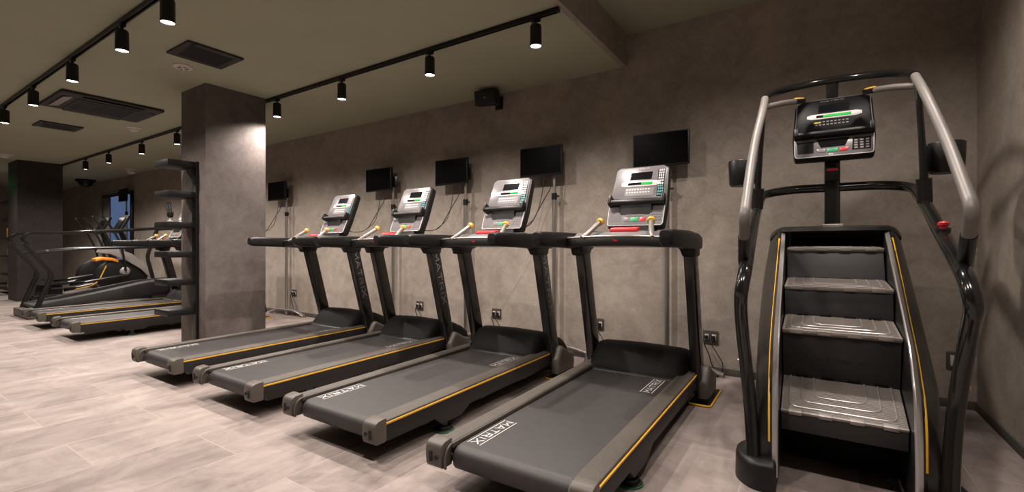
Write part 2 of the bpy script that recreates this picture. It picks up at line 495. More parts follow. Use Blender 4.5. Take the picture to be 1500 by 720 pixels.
def make_console(t, bottom, top, hw, dark=False, lit=0.45, keypad=True):
    """console whose face runs from bottom to top (points in the plane X = 0), leaning away from the user"""
    b0 = Vector(bottom); tt = (Vector(top) - b0); H = tt.length; tt.normalize()
    nn = Vector((0, -tt.z, tt.y))
    ux = Vector((1, 0, 0))
    Mx = Matrix(((ux.x, tt.x, nn.x, b0.x), (ux.y, tt.y, nn.y, b0.y), (ux.z, tt.z, nn.z, b0.z), (0, 0, 0, 1)))
    s = H / 0.47; w = hw / 0.205
    def pl(name, pts, c0, c1, m, par, bev=0.0, r=0.0):
        b = B()
        P = [(p.x, p.y) for p in fillet([Vector((x * w, y * s)) for x, y in pts], r, 4)] if r else [(x * w, y * s) for x, y in pts]
        prism(b, P, c0, c1, 'XY')
        return fin(name, b, m, par, bev, Mx)
    face = M_DARKF if dark else M_CONS  # dark version: the unlit climber console has its shade put into the colours
    sh = pl('console_shell', [(-.205, -.012), (.205, -.012), (.215, .16), (.203, .462), (.17, .482), (-.165, .482), (-.20, .455), (-.215, .16)], -.075, -.004, M_PLAST, t, .018)
    b = B()
    bx(b, -.12, .12, .06 * s, .40 * s, -.125, -.06)
    fin('rear_housing', b, M_PLAST, sh, .03, Mx)
    up = pl('upper_panel', [(-.198, .195), (.198, .195), (.19, .45), (.165, .472), (-.16, .472), (-.187, .45)], -.006, .004, face, t, .003)
    # header strip with the maker's word
    b = B(); word(b, lambda x, y: (x * w, y * s, .0048), -.06, .452, .12, .010, 0.16)
    fin('lettering', b, M_DULL if dark else M_WHITE, up, 0, Mx, smooth=False)
    pl('display_screen', [(-.075, .365), (.085, .365), (.09, .425), (-.07, .425)], .003, .0055, M_SCREEN, up)
    fr = pl('program_bar', [(-.135, .318), (-.11, .308), (.12, .308), (.15, .318), (.15, .343), (.12, .352), (-.11, .352), (-.135, .343)], .003, .0065, M_KEYW, up, .0015)
    pl('led_strip', [(-.085, .320), (.095, .320), (.095, .340), (-.085, .340)], .0062, .0072, M_SCREEN, fr)
    lx = .095 - .18 * lit
    pl('led_green', [(lx, .322), (.094, .322), (.094, .338), (lx, .338)], .0068, .0078, M_LED, fr)
    pl('button_plate', [(-.10, .235), (.105, .235), (.115, .298), (-.10, .298)], .003, .0045, M_DARKF if dark else M_CONS2, up)
    b = B()
    for i in range(9):
        for j in range(2):
            x = -.085 + i * .02; y = (.284 - j * .024)
            bx(b, (x - .006) * w, (x + .006) * w, (y - .0045) * s, (y + .0045) * s, .0042, .0058)
    fin('key_row', b, M_DULL if dark else M_KEYW, up, 0, Mx, smooth=False)
    if dark:
        b = B(); bx(b, -.098 * w, -.062 * w, .276 * s, .284 * s, .0044, .006)
        fin('led_amber', b, M_LEDY, up, 0, Mx, smooth=False)
        # raised silver rim around the darkened face
        b = B()
        P = [Vector((-.2 * w, .19 * s)), Vector((-.19 * w, .455 * s)), Vector((-.165 * w, .474 * s)), Vector((.165 * w, .474 * s)), Vector((.192 * w, .455 * s)), Vector((.2 * w, .19 * s))]
        tube(b, [(p.x, p.y, .004) for p in P], .0022, 6)
        fin('rim', b, M_CONS2, up, 0, Mx)
    if keypad and not dark:
        kp = pl('remote_keypad', [(.135, .22), (.185, .22), (.176, .44), (.128, .44)], .003, .006, M_DARKF, up)
        for nm, m, rows in (('white_keys', M_KEYW, range(6)), ('teal_keys', M_TEAL, range(6, 10))):
            b = B()
            for j in rows:
                for i in range(3):
                    x = .141 + i * .014 - j * .0 + (.004 if j > 6 else 0); y = .43 - j * .0215
                    bx(b, (x - .0045) * w, (x + .0045) * w, (y - .0075) * s, (y + .0075) * s, .0055, .0085)
            fin(nm, b, m, kp, 0, Mx, smooth=False)
    # reading ledge
    b = B()
    prism(b, [(.150 * s, -.004), (.205 * s, -.004), (.215 * s, .012), (.200 * s, .020), (.180 * s, .062), (.160 * s, .062), (.152 * s, .03)], -.205 * w, .205 * w, 'YZ') if False else None
    P = [(.150, -.004), (.210, -.004), (.212, .010), (.196, .014), (.186, .050), (.160, .052), (.150, .03)]
    loft(b, [[(x * w, p[0] * s, p[1]) for p in P] for x in (-.206, .206)])
    lg = fin('reading_ledge', b, M_PLAST, t, .006, Mx)
    for sx in (-1, 1):
        b = B(); bx(b, sx * .206 * w, sx * .180 * w, .155 * s, .225 * s, .0, .056)
        fin('ledge_end', b, M_PLAST, lg, .008, Mx)
    lo = pl('lower_panel', [(-.198, .0), (.198, .0), (.205, .148), (-.205, .148)], -.006, .006, M_CONS2 if not dark else M_CONS, t, .003, .02)
    b = B()
    P = fillet([Vector(p) for p in ((-.203 * w, .146 * s), (-.2 * w, -.002 * s), (.2 * w, -.002 * s), (.203 * w, .146 * s))], .022, 4, False)
    tube(b, [(p.x, p.y, .006) for p in P], .0028, 6)
    fin('rim', b, M_KEYW, lo, 0, Mx)
    pl('message_display', [(-.062, .07), (.062, .07), (.085, .138), (-.085, .138)], .0055, .0075, M_SCREEN if dark else M_CONS, lo)
    pl('start_key', [(-.030, .028), (.022, .028), (.03, .058), (-.032, .058)], .0055, .009, M_KEYG, lo, .002)
    pl('stop_key', [(.030, .028), (.072, .028), (.082, .058), (.038, .058)], .0055, .009, M_RED, lo, .002)
    pl('cooldown_key', [(-.078, .028), (-.038, .028), (-.038, .058), (-.084, .058)], .0055, .009, M_CONS2, lo, .002)
    pl('keypad_plate', [(.095, .03), (.185, .03), (.19, .125), (.10, .125)], .0055, .007, M_DARKF if dark else M_CONS, lo)
    pl('speed_plate', [(-.185, .03), (-.10, .03), (-.10, .125), (-.19, .125)], .0055, .007, M_DARKF if dark else M_CONS, lo)
    b = B()
    for i in range(3):
        for j in range(4):
            x = .115 + i * .028; y = .045 + j * .02
            bx(b, (x - .008) * w, (x + .008) * w, (y - .006) * s, (y + .006) * s, .0068, .009)
    fin('number_keys', b, M_DULL if dark else M_CONS2, lo, 0, Mx, smooth=False)

# ------------------------------------------------------------------ treadmill
def make_treadmill():
    """built around X = 0 with the running direction along +Y at world Y; base point at Y = 2.6"""
    global OFF
    t = thing('treadmill', '', 'treadmill', (0, 2.6, 0))
    OFF = Vector((0, 2.6, 0))
    # running belt
    prof = []
    for k in range(9):
        a = R(90 + 180 * k / 8); prof.append((1.625 + .055 * math.cos(a), .150 + .055 * math.sin(a)))
    prof += [(3.20, .095), (3.20, .2102)]
    b = B(); prism(b, prof, -.283, .283)
    belt = fin('running_belt', b, M_BELT, t, ang=25)
    for f in (lambda x, y: (-.250 + y * 1.5, 1.955 - x, .2064 + .00334 * (1.955 - x - 1.625)), lambda x, y: (.225 - y * 1.5, 2.80 + x, .2064 + .00334 * (2.80 + x - 1.625))):
        b = B(); word(b, f, 0, 0, .295, .026, .17, True)
        fin('lettering', b, M_WHITE, belt, 0, smooth=False, raw=True)
    b = B(); cyl(b, (-.30, 1.63, .152), (.30, 1.63, .152), .045, 20)
    fin('rear_roller', b, M_PLAST, t)
    # under frame
    b = B()
    for sx in (-1, 1): bx(b, sx * .30, sx * .345, 1.65, 3.62, .085, .165)
    for y in (1.95, 2.5, 3.05, 3.56): bx(b, -.31, .31, y, y + .06, .06, .090)
    fin('frame', b, M_BLACK, t, .004)
    for sx in (-1, 1):
        b = B()
        P = [(.292, .200), (.292, .221), (.300, .227), (.350, .228), (.384, .222), (.390, .212), (.390, .196)]
        loft(b, [[(sx * x, 1.585, z - .004) for x, z in P], [(sx * x, 3.34, z + .010) for x, z in P]])
        fin('side_rail', b, M_RAIL, t, .0015, ang=40)
        b = B()
        prism(b, [(1.58, .118), (1.96, .116), (2.02, .066), (2.20, .066), (2.30, .118), (3.36, .122), (3.36, .212), (1.58, .199)], sx * .372, sx * .392)
        fin('side_skirt', b, M_SKIRT, t, .003)
        b = B()
        bx(b, sx * .3885, sx * .3955, 1.60, 3.34, .199, .2075)
        for v in b.verts: v.co.z += (v.co.y - 1.6) / 1.74 * .013
        fin('stripe', b, M_YELLOW, t, 0, smooth=False)
        # end cap
        b = B()
        P = [(1.600, .236), (1.545, .231), (1.524, .215), (1.520, .180), (1.524, .130), (1.533, .116), (1.600, .116)]
        P = [(p.x, p.y) for p in fillet([Vector(p) for p in P], .012, 3)]
        prism(b, P, sx * .310, sx * .399)
        cap = fin('end_cap', b, M_TAUPE, t, .010, seg=3)
        b = B()
        for q, (uu, hh) in enumerate(((.335, .013), (.368, .024))):
            Pq = [(sx * uu + .009 * math.cos(2 * math.pi * k / 12), .168 + (hh - .009 if math.sin(2 * math.pi * k / 12) > 0 else -(hh - .009)) * (hh > .02) + .010 * math.sin(2 * math.pi * k / 12)) for k in range(12)]
            prism(b, Pq, 1.5165, 1.526, 'XZ')
        fin('slot', b, M_RUBBER, cap, smooth=False)
        b = B()
        tube(b, [(sx * .300, 1.545 + .055 * math.cos(R(a)) + .045, .15 + .065 * math.sin(R(a))) for a in range(90, 214, 20)], .006, 8)
        fin('roller_guard', b, M_TAUPE, cap)
        # rear foot on its round rubber puck
        b = B(); cyl(b, (sx * .345, 2.09, .012), (sx * .345, 2.09, .09), .022, 16); cyl(b, (sx * .345, 2.09, .012), (sx * .345, 2.09, .030), .038, 20)
        fin('rear_foot', b, M_BLACK, t)
        b = B(); lathe(b, [(0, .001), (.056, .001), (.058, .005), (.056, .010), (0, .013)], (sx * .345, 2.09, 0), 28)
        fp = fin('foot_pad', b, M_RUBBER, t)
        b = B(); lathe(b, [(.056, .001), (.062, .001), (.062, .007), (.056, .009)], (sx * .345, 2.09, 0), 28)
        fin('pad_edge', b, M_GREEN, fp)
        # upright
        b = B()
        P = [(3.37, .075), (3.49, .075), (3.225, 1.12), (3.095, 1.12)]
        loft(b, [[(sx * x, p[0], p[1]) for p in P] for x in (.350, .420)])
        up = fin('upright', b, M_GLOSS, t, .012, seg=3)
        du = Vector((3.095 + 3.225, 2.24)) / 2 - Vector((3.37 + 3.49, .15)) / 2
        dn = Vector((du.x, du.y)).normalized()
        b = B()
        if sx > 0:   # reads downwards on the outer face
            f = lambda x, y: (.4206, 3.160 - dn.x * x + .022 - y * -1 * .0 + (y - .022) * 1.0, 1.04 - dn.y * x + (y - .022) * .25)
        else:
            f = lambda x, y: (-.4206, 3.160 - dn.x * x - (y - .022), 1.04 - dn.y * x - (y - .022) * .25)
        word(b, f, 0, 0, .50, .048, .17)
        fin('lettering', b, M_DULL, up, 0, smooth=False)
        # collar under the handrail
        b = B()
        loft(b, [[(sx * x, y, z) for x, y in ((.342 - e, 3.06 - e * 2), (.43, 3.06 - e * 2), (.43, 3.255 + e), (.342 - e, 3.255 + e))] for z, e in ((1.03, -.01), (1.075, .0), (1.105, .03))])
        fin('collar', b, M_PLAST, t, .012)
        # taupe boot around the foot of the upright
        b = B()
        P = [(3.355, .050), (3.64, .050), (3.655, .10), (3.645, .185), (3.56, .205), (3.43, .275), (3.395, .255), (3.345, .17)]
        loft(b, [[(sx * x, 3.5 + (p[0] - 3.5) * k, .14 + (p[1] - .14) * k) for p in P] for x, k in ((.395, 1.0), (.448, 1.0), (.468, .88))])
        fin('upright_boot', b, M_TAUPE, t, .010)
        b = B(); bx(b, sx * .36, sx * .455, 3.38, 3.66, .018, .052)
        fin('front_foot', b, M_RUBBER, t, .006)
        b = B(); P = rrect(sx * .33 if sx > 0 else -.475, .475 if sx > 0 else -.33, 3.35, 3.79, .03)
        prism(b, P, .001, .014, 'XY'); fp = fin('foot_pad', b, M_RUBBER, t)
        b = B()
        ring = [Vector((p[0], p[1], .0085)) for p in P]
        tube(b, ring + [ring[0]], .0068, 8, caps=False)
        fin('pad_edge', b, M_YELLOW, fp)
        # handrail
        b = B(); rings = []
        for y, zt, zb, xi, xo in ((2.50, 1.150, 1.135, .372, .424), (2.505, 1.183, 1.115, .366, .430), (2.535, 1.191, 1.101, .361, .436), (2.75, 1.192, 1.092, .360, .438), (3.00, 1.190, 1.082, .352, .440), (3.20, 1.184, 1.075, .345, .440), (3.30, 1.168, 1.078, .345, .436), (3.33, 1.14, 1.09, .35, .428)):
            P = fillet([Vector((xi, zb)), Vector((xo, zb)), Vector((xo, zt)), Vector((xi, zt))], .022, 3)
            rings.append([(sx * p.x, y, p.y) for p in P])
        loft(b, rings)
        hr = fin('handrail', b, M_PLAST, t)
        b = B()
        loft(b, [[(sx * .372, y, z), (sx * .428, y, z), (sx * .428, y, z + .003), (sx * .372, y, z + .003)] for y, z in ((2.56, 1.190), (2.9, 1.191), (3.05, 1.190))])
        fin('top_sheen', b, M_TUBEG, hr, .0015)  # grey strip puts the highlight on the handrail top into the colour
        # pulse grip
        b = B()
        tube(b, fillet([Vector((sx * .235, 2.835, 1.150)), Vector((sx * .217, 2.87, 1.176)), Vector((sx * .178, 3.00, 1.262))], .03, 4, False), [.016] * 5 + [.019] + [.018] if False else .0175, 14)
        g = fin('pulse_grip', b, M_GRIP, t)
        b = B()
        d = Vector((sx * -.039, .13, .086)).normalized()
        p0 = Vector((sx * .180, 2.992, 1.257))
        tube(b, [p0, p0 + d * .006, p0 + d * .03, p0 + d * .042], [.018, .026, .026, .014], 12)
        fin('grip_cap', b, M_YEL2, g)
    # crossbar with a bright line and red emblem
    b = B(); rings = []
    for k in range(17):
        u = -.352 + .704 * k / 16
        a = 1 - (u / .352) ** 2
        y0 = 2.845 - .03 * a; z = .012 * a
        P = fillet([Vector((y0, 1.090 + z)), Vector((y0 + .06, 1.090 + z)), Vector((y0 + .09, 1.150 + z)), Vector((y0 + .012, 1.156 + z))], .012, 2)
        rings.append([(u, p.x, p.y) for p in P])
    loft(b, rings)
    cb = fin('crossbar', b, M_PLAST, t)
    b = B()
    tube(b, [(-.352 + .704 * k / 16, 2.845 - .03 * (1 - (-1 + k / 8) ** 2) + .011, 1.153 + .012 * (1 - (-1 + k / 8) ** 2)) for k in range(17)], .0075, 8)
    fin('trim_strip', b, M_SILVER, cb)
    b = B(); prism(b, [(-.020, 1.146), (-.004, 1.142), (.010, 1.138), (.020, 1.136), (.014, 1.128), (-.008, 1.130), (-.012, 1.138)], 2.8170, 2.826, 'XZ')
    fin('emblem', b, M_RED, cb, smooth=False)
    # dash tray behind the crossbar
    b = B(); rings = []
    for k in range(13):
        u = -.348 + .696 * k / 12; a = 1 - (u / .348) ** 2
        P = [(2.90, 1.100), (3.30, 1.090), (3.31, 1.150), (3.18, 1.186 + .014 * a), (2.99, 1.186 + .016 * a), (2.90, 1.150 + .012 * a)]
        rings.append([(u, p[0], p[1]) for p in P])
    loft(b, rings)
    ds = fin('dash_tray', b, M_CONS2, t, .006)
    for sx in (-1, 1):
        b = B(); lathe(b, [(.034, 1.170), (.046, 1.170), (.046, 1.199), (.040, 1.204), (.034, 1.199)], (sx * .265, 3.09, 0), 24)
        fin('cup_ring', b, M_PLAST, ds)
    b = B(); loft(b, [[(u, 2.972, 1.194), (u, 3.03, 1.202), (u, 3.03, 1.228), (u, 2.978, 1.220)] for u in (-.095, -.09, .09, .095)])
    fin('stop_bar', b, M_RED, t, .006)
    b = B(); loft(b, [[(x, y, z) for x, y in ((-.15, 3.15), (.15, 3.15), (.15, 3.27), (-.15, 3.27))] for z in (1.16,)] + [[(x, y, z) for x, y in ((-.12, 3.22), (.12, 3.22), (.12, 3.33), (-.12, 3.33))] for z in (1.30, 1.40)])
    fin('console_neck', b, M_PLAST, t, .015)
    make_console(t, (0, 3.195, 1.245), (0, 3.375, 1.680), .203)
    # motor cover
    b = B(); rings = []
    prof = [(3.125, .205), (3.14, .214), (3.175, .262), (3.225, .325), (3.28, .372), (3.34, .388), (3.42, .380), (3.56, .345), (3.70, .285), (3.78, .220), (3.80, .110)]
    for u, kz, dy in ((-.345, .05, .05), (-.340, .72, .03), (-.318, .93, .012), (-.28, .985, .004), (-.15, 1.0, 0), (0, 1.01, -.004), (.15, 1.0, 0), (.28, .985, .004), (.318, .93, .012), (.340, .72, .03), (.345, .05, .05)):
        rings.append([(u, y + (dy if y < 3.4 else -dy), .10 + (z - .10) * kz if z > .11 else .10) for y, z in prof] + [(u, 3.80 - dy, .075), (u, 3.125 + dy, .075)])
    loft(b, rings)
    hd = fin('motor_cover', b, M_HOOD, t, ang=50)
    b = B(); loft(b, [[(u, 3.115, .209), (u, 3.17, .209), (u, 3.17, .236), (u, 3.13, .224)] for u in (-.29, .29)])
    fin('kick_lip', b, M_PLAST, hd, .004)
    OFF = Vector((0, 0, 0))
    return t

TM = make_treadmill()
gT = 'black treadmills with yellow stripes'
tm = [(-1.055, 2.6, 'black treadmill nearest the stair climber, its deck running out of the bottom of the photo'),
      (-2.195, 2.6, 'black treadmill second nearest the stair climber, between its two lookalikes'),
      (-3.335, 2.6, 'black treadmill third from the stair climber, second from the grey pillar'),
      (-4.475, 2.6, 'black treadmill right in front of the grey pillar, leftmost of the four large ones'),
      (-7.40, 2.72, 'small dark treadmill just behind the black wall shelf, nearer of two beyond the pillar'),
      (-8.78, 2.72, 'small dark treadmill beyond the pillar, next to the sled trainer')]
for i, (x, y, lab) in enumerate(tm):
    o = TM if i == 0 else dup(TM)
    o.location = (x, y, 0); o['label'] = lab; o['group'] = gT

# ------------------------------------------------------------------ wall televisions on pole stands
def make_tv():
    t = thing('television', '', 'television', (0, 0, 0))
    b = B(); bx(b, -.245, .245, -.016, .016, 0, .300)
    fin('casing', b, M_PLAST, t, .006)
    b = B(); bx(b, -.234, .234, -.0185, -.015, .018, .289)
    fin('screen', b, M_TVS, t, 0, smooth=False)
    b = B(); bx(b, -.12, .12, .012, .028, .05, .24)
    fin('rear_bulge', b, M_PLAST, t, .01)
    return t
def make_stand():
    t = thing('tv_stand', '', 'stand', (0, 0, 0))
    b = B(); cyl(b, (0, 0, .02), (0, 0, 1.62), .022, 16)
    fin('pole', b, M_SILVER, t)
    b = B(); cyl(b, (0, 0, 1.60), (0, 0, 1.97), .016, 16)
    fin('upper_pole', b, M_SILVER, t)
    b = B(); cyl(b, (0, 0, 1.575), (0, 0, 1.64), .029, 16); bx(b, .02, .055, -.008, .008, 1.597, 1.617)
    fin('clamp', b, M_PLAST, t)
    b = B(); bx(b, -.09, .09, -.022, -.012, 1.86, 2.0); bx(b, -.03, .03, -.02, .01, 1.88, 1.96)
    fin('bracket', b, M_BLACK, t, .003)
    for s in (-1, 1):
        b = B()
        P = fillet([Vector((0, 0, .085)), Vector((s * .22, 0, .085)), Vector((s * .36, 0, .055)), Vector((s * .46, 0, .022))], .12, 5, False)
        tube(b, P, .020, 10, 1.5)
        lathe(b, [(0, 0.001), (.028, .001), (.028, .012), (0, .014)], (s * .452, 0, 0), 16)
        fin('foot', b, M_SILVER, t)
    return t
TVO = []
TV0 = make_tv(); ST0 = make_stand()
tvs = [(-1.125, 1.805, -1.085, 'fully visible black television above the treadmill nearest the stair climber', 'grey pole stand with curved feet behind the treadmill nearest the stair climber'),
       (-2.34, 1.820, -2.215, 'black television on the wall above the second treadmill from the stair climber', 'grey pole stand with curved feet behind the second treadmill from the stair climber'),
       (-3.54, 1.818, -3.375, 'black television on the wall above the third treadmill from the stair climber', 'grey pole stand behind the third treadmill from the stair climber'),
       (-4.79, 1.822, -4.58, 'black television above the treadmill right in front of the pillar', 'grey pole stand behind the treadmill right in front of the pillar'),
       (-7.19, 1.83, -7.02, 'black television half hidden by the right edge of the pillar', 'pole stand with curved silver foot showing just right of the pillar'),
       (-13.75, 2.16, -13.72, 'small dark television in front of the blue lit doorway far left', 'pole stand hidden behind the training machines at the far left')]
for i, (x, z, px, l1, l2) in enumerate(tvs):
    o = TV0 if i == 0 else dup(TV0)
    o.location = (x, 4.135, z); o['label'] = l1; o['group'] = 'televisions facing the treadmills'; TVO.append(o)
    s = ST0 if i == 0 else dup(ST0)
    s.location = (px, 4.19, 0); s['label'] = l2; s['group'] = 'television pole stands'
    if i == 5: s.scale = (1, 1, 1.17)
# video cables looping from the televisions down towards the consoles
for i in (1, 2, 3, 4):
    z = 0; x = 0
    P = [(.14, 0, .03), (.13, -.01, -.12), (.05, -.08, -.30), (-.02, -.18, -.52), (-.08, -.33, -.56), (-.10, -.53, -.48), (.08, -.66, -.42)]
    b = B(); tube(b, fillet([Vector(p) for p in P], .14, 6, False), .005, 6)
    c = fin('video_cable', b, M_RUBBER, TVO[i])
    P = [(.04, 0.0, .03), (.02, -.01, -.2), (-.03, -.04, -.42), (-.06, -.19, -.52)]
    b = B(); tube(b, fillet([Vector(p) for p in P], .14, 6, False), .004, 6)
    fin('power_lead', b, M_RUBBER, TVO[i])

# ------------------------------------------------------------------ power outlets with cords
def make_outlet():
    t = thing('power_outlet', '', 'outlet', (0, YW, 0))
    b = B(); bx(b, -.062, .062, -.010, -.0, -.055, .055)
    fin('cover_plate', b, M_OUT, t, .003)
    for s in (-1, 1):
        b = B(); bx(b, s * .030 - .017, s * .030 + .017, -.014, -.009, -.024, .026)
        k = fin('socket', b, M_CREAM, t, .003)
        b = B()
        for q in (-1, 1): bx(b, s * .030 + q * .006 - .0012, s * .030 + q * .006 + .0012, -.0145, -.0135, -.006, .008)
        fin('slot', b, M_RUBBER, k, smooth=False)
    return t
PO = make_outlet(); POS = []
outs = [(-.738, .314, 'dark outlet plate low on the wall beside the stair climber'),
        (-1.775, .331, 'dark outlet plate framed by the uprights of the nearest treadmill, left side'),
        (-2.995, .338, 'dark outlet plate above the motor cover of the second treadmill'),
        (-4.19, .343, 'dark outlet plate above the motor cover of the third treadmill'),
        (-6.95, .35, 'dark outlet plate just right of the pillar')]
for i, (x, z, lab) in enumerate(outs):
    o = PO if i == 0 else dup(PO)
    o.location = (x, YW - .0005, z); o['label'] = lab; o['group'] = 'treadmill power outlets'; POS.append(o)
for o, (x, z, lab) in zip(POS, outs):
    for j in range(2):
        s = -.030 if j == 0 else .026
        b = B(); bx(b, s - .016, s + .014, -.030, -.012, -.018 - .012 * j, .014)
        pg = fin('plug', b, M_PLAST, o, .005)
        b = B()
        zf = -z + .009
        P = [(s, -.026, -.01), (s - .02, -.040, -.05), (s + .02 + .02 * j, -.034, -.14), (s + .04 + .04 * j, -.03, -.22), (s + .07, -.03, zf + .02), (s + .12 - .05 * j, -.035, zf)]
        tube(b, fillet([Vector(p) for p in P], .07, 5, False), .0048 - .001 * j, 7)
        fin('cord', b, M_RUBBER, pg)
t = thing('wall_socket', 'pale socket plate on the wall behind the right leg of the stair climber', 'outlet', (.803, YW - .0005, .318))
b = B(); bx(b, -.035, .035, -.008, 0, -.062, .062); fin('cover_plate', b, M_OUT, t, .003)
b = B(); bx(b, -.014, .014, -.012, -.006, -.035, .038); fin('socket', b, M_CREAM, t, .003)
# ------------------------------------------------------------------ stair climber
def lin(tab, z, k):
    for a, b in zip(tab[:-1], tab[1:]):
        if z <= b[0] or b is tab[-1]:
            t = (z - a[0]) / (b[0] - a[0]); t = max(-.3, min(1.3, t))
            return a[k] + (b[k] - a[k]) * t
def make_climber():
    global OFF
    t = thing('stair_climber', 'large black stair climbing machine with grey handrails at the right of the photo', 'stair climber', (.107, 3.1, 0))
    OFF = Vector((0, 3.1, 0))
    V = Vector
    # lower loop: floor, side, round behind the console and back
    side = [V((.335, 2.40, .05)), V((.352, 2.46, .32)), V((.378, 2.49, .54)), V((.387, 2.40, .75)), V((.370, 2.235, .89)), V((.358, 2.28, .985)), V((.385, 2.79, 1.14)), V((.404, 3.29, 1.320)), V((.400, 3.62, 1.455)), V((.25, 3.70, 1.485))]
    P = side + [V((-p.x, p.y, p.z)) for p in side[::-1]]
    P = fillet(P, .17, 6, False)
    b = B(); tube(b, P, .0285, 14)
    lp = fin('frame_loop', b, M_GLOSS, t)
    for sx in (-1, 1):
        # handrail: steep grip, elbow, back to the loop
        H = [V((sx * .351, 3.225, 2.003)), V((sx * .344, 2.97, 1.862)), V((sx * .360, 2.79, 1.690)), V((sx * .357, 2.52, 1.500)), V((sx * .346, 2.15, 1.225)), V((sx * .358, 2.25, 1.150)), V((sx * .378, 2.40, 1.025))]
        H = fillet(H, [0, .14, .14, .10, .055, .05, 0], 6, False)
        b = B(); tube(b, H, .021, 14)
        fin('handrail', b, M_TUBEG, t)
        b = B(); tube(b, [V((sx * .360, 2.262, 1.140)), V((sx * .377, 2.40, 1.03)), V((sx * .379, 2.418, 1.012))], [.0245, .0245, .022], 14)
        fin('rail_sleeve', b, M_BLACK, t)
        # strut from handrail to loop
        b = B()
        rings = []
        for x, y, z, a, c in ((.346, 3.12, 1.94, .045, .012), (.372, 3.20, 1.70, .036, .014), (.392, 3.27, 1.50, .034, .018), (.402, 3.30, 1.335, .030, .022)):
            rings.append([(sx * (x + c * math.cos(2 * math.pi * k / 14)), y + a * math.sin(2 * math.pi * k / 14), z) for k in range(14)])
        loft(b, rings)
        fin('strut', b, M_BLACK, t)
        b = B(); cyl(b, (sx * .401, 3.298, 1.335), (sx * .393, 3.272, 1.46), .034, 16)
        fin('strut_sleeve', b, M_BLACK, t)
        # pulse grip with yellow cap
        b = B()
        G = fillet([V((sx * .350, 3.20, 1.945)), V((sx * .26, 3.31, 1.985)), V((sx * .185, 3.42, 2.012))], .06, 4, False)
        tube(b, G, .0175, 12)
        g = fin('pulse_grip', b, M_GRIP, t)
        p0 = V((sx * .190, 3.412, 2.012)); d = V((sx * -.075, .11, .027)).normalized()
        nrm = V((0, -.55, .83)); nrm = (nrm - d * nrm.dot(d)).normalized(); wd = d.cross(nrm)
        for nm, m, k, h0, h1 in (('cap_body', M_PLAST, 1.0, -.014, .014), ('grip_cap', M_YEL2, .78, .010, .018)):
            b = B()
            sh = [(-.020, -.016), (.012, -.032), (.050, -.026), (.056, 0), (.050, .026), (.012, .032), (-.020, .016)]
            loft(b, [[p0 + d * (.015 + (x - .015) * k) + wd * y * k + nrm * h for x, y in sh] for h in (h0, h1)])
            fin(nm, b, m, g, .003)
        # cup holder on the outside of the strut
        cc = (sx * .495, 3.35, 0)
        b = B(); lathe(b, [(.066, 1.655), (.076, 1.655), (.080, 1.648), (.074, 1.505), (.066, 1.492), (0, 1.492), (0, 1.500), (.064, 1.505)], cc, 26)
        ch = fin('cup_holder', b, M_PLAST, t, ang=40)
        b = B()
        loft(b, [[(sx * .395, y, z) for y, z in ((3.25, 1.50), (3.31, 1.50), (3.30, 1.63), (3.24, 1.63))], [(sx * .430, y, z) for y, z in ((3.30, 1.50), (3.39, 1.50), (3.39, 1.64), (3.30, 1.64))]])
        fin('holder_bracket', b, M_PLAST, ch, .008)
        # cowl
        inn = [(.05, 2.41, .242), (.233, 2.41, .242), (.469, 2.45, .243), (.639, 2.56, .244), (.776, 2.81, .250), (.942, 3.10, .253), (1.192, 3.58, .262)]
        st = [(.05, 2.43, .276), (.185, 2.43, .276), (.341, 2.44, .277), (.452, 2.50, .281), (.607, 2.72, .289), (.756, 2.96, .292), (.937, 3.19, .290), (1.183, 3.54, .290)]
        ou = [(.05, 2.45, .331), (.199, 2.455, .333), (.304, 2.52, .340), (.476, 2.66, .348), (.683, 3.18, .376), (.914, 3.57, .380), (1.173, 3.80, .355)]
        zs = [.05, .12, .20, .28, .35, .42, .48, .54, .60, .66, .72, .78, .85, .92, 1.0, 1.08, 1.15, 1.195]
        rings = []; spine = []; edge = []
        for z in zs:
            yi, wi = lin(inn, z, 1), lin(inn, z, 2); ys, ws = lin(st, z, 1), lin(st, z, 2); yo, wo = lin(ou, z, 1), lin(ou, z, 2)
            ye = max(3.97, yo + .05)
            mid = (wi + ws) / 2, (yi + ys) / 2 - .006
            m2 = (ws * .55 + wo * .45), (ys * .60 + yo * .40) - .02
            m3 = (ws * .2 + wo * .8), (ys * .25 + yo * .75) - .015
            ring = [(wi - .006, yi + .03), (wi, yi), mid, (ws, ys), m2, m3, (wo, yo), (wo, (yo + ye) / 2), (wo - .02, ye - .02), (wo - .05, ye), (wi - .006, ye), (wi - .006, (yi + ye) / 2)]
            rings.append([(sx * x, y, z) for x, y in ring])
            spine.append((ws, ys, z)); edge.append((wi, yi, mid[0], mid[1], z))
        b = B(); loft(b, rings)
        cw = fin('side_cowl', b, M_COWL, t, ang=60)
        b = B()
        loft(b, [[(sx * (x - .0075), y - .001, z), (sx * (x - .006), y - .0062, z), (sx * (x + .002), y - .0052, z), (sx * (x + .003), y + .001, z)] for x, y, z in spine[2:-1]])
        fin('stripe', b, M_YELLOW, cw, ang=80)
        b = B()
        loft(b, [[(sx * (a - .004), y0 + .02, z), (sx * (a - .003), y0 - .004, z), (sx * (a + .002), y0 - .007, z), (sx * (c + .002), d_ - .005, z), (sx * (c + .003), d_ + .001, z), (sx * (a + .004), y0 + .01, z)] for a, y0, c, d_, z in edge])
        fin('edge_sheen', b, M_COWLI, cw, ang=60)  # silver edge, widened and brightened to carry the cowl's glossy reflection as colour
        # bumper foot
        b = B()
        P2 = fillet([V((.243, 2.345)), V((.335, 2.330)), V((.420, 2.42)), V((.425, 2.56)), V((.34, 2.66)), V((.243, 2.66))], [.01, .05, .08, .05, .05, .01], 4)
        rings = []
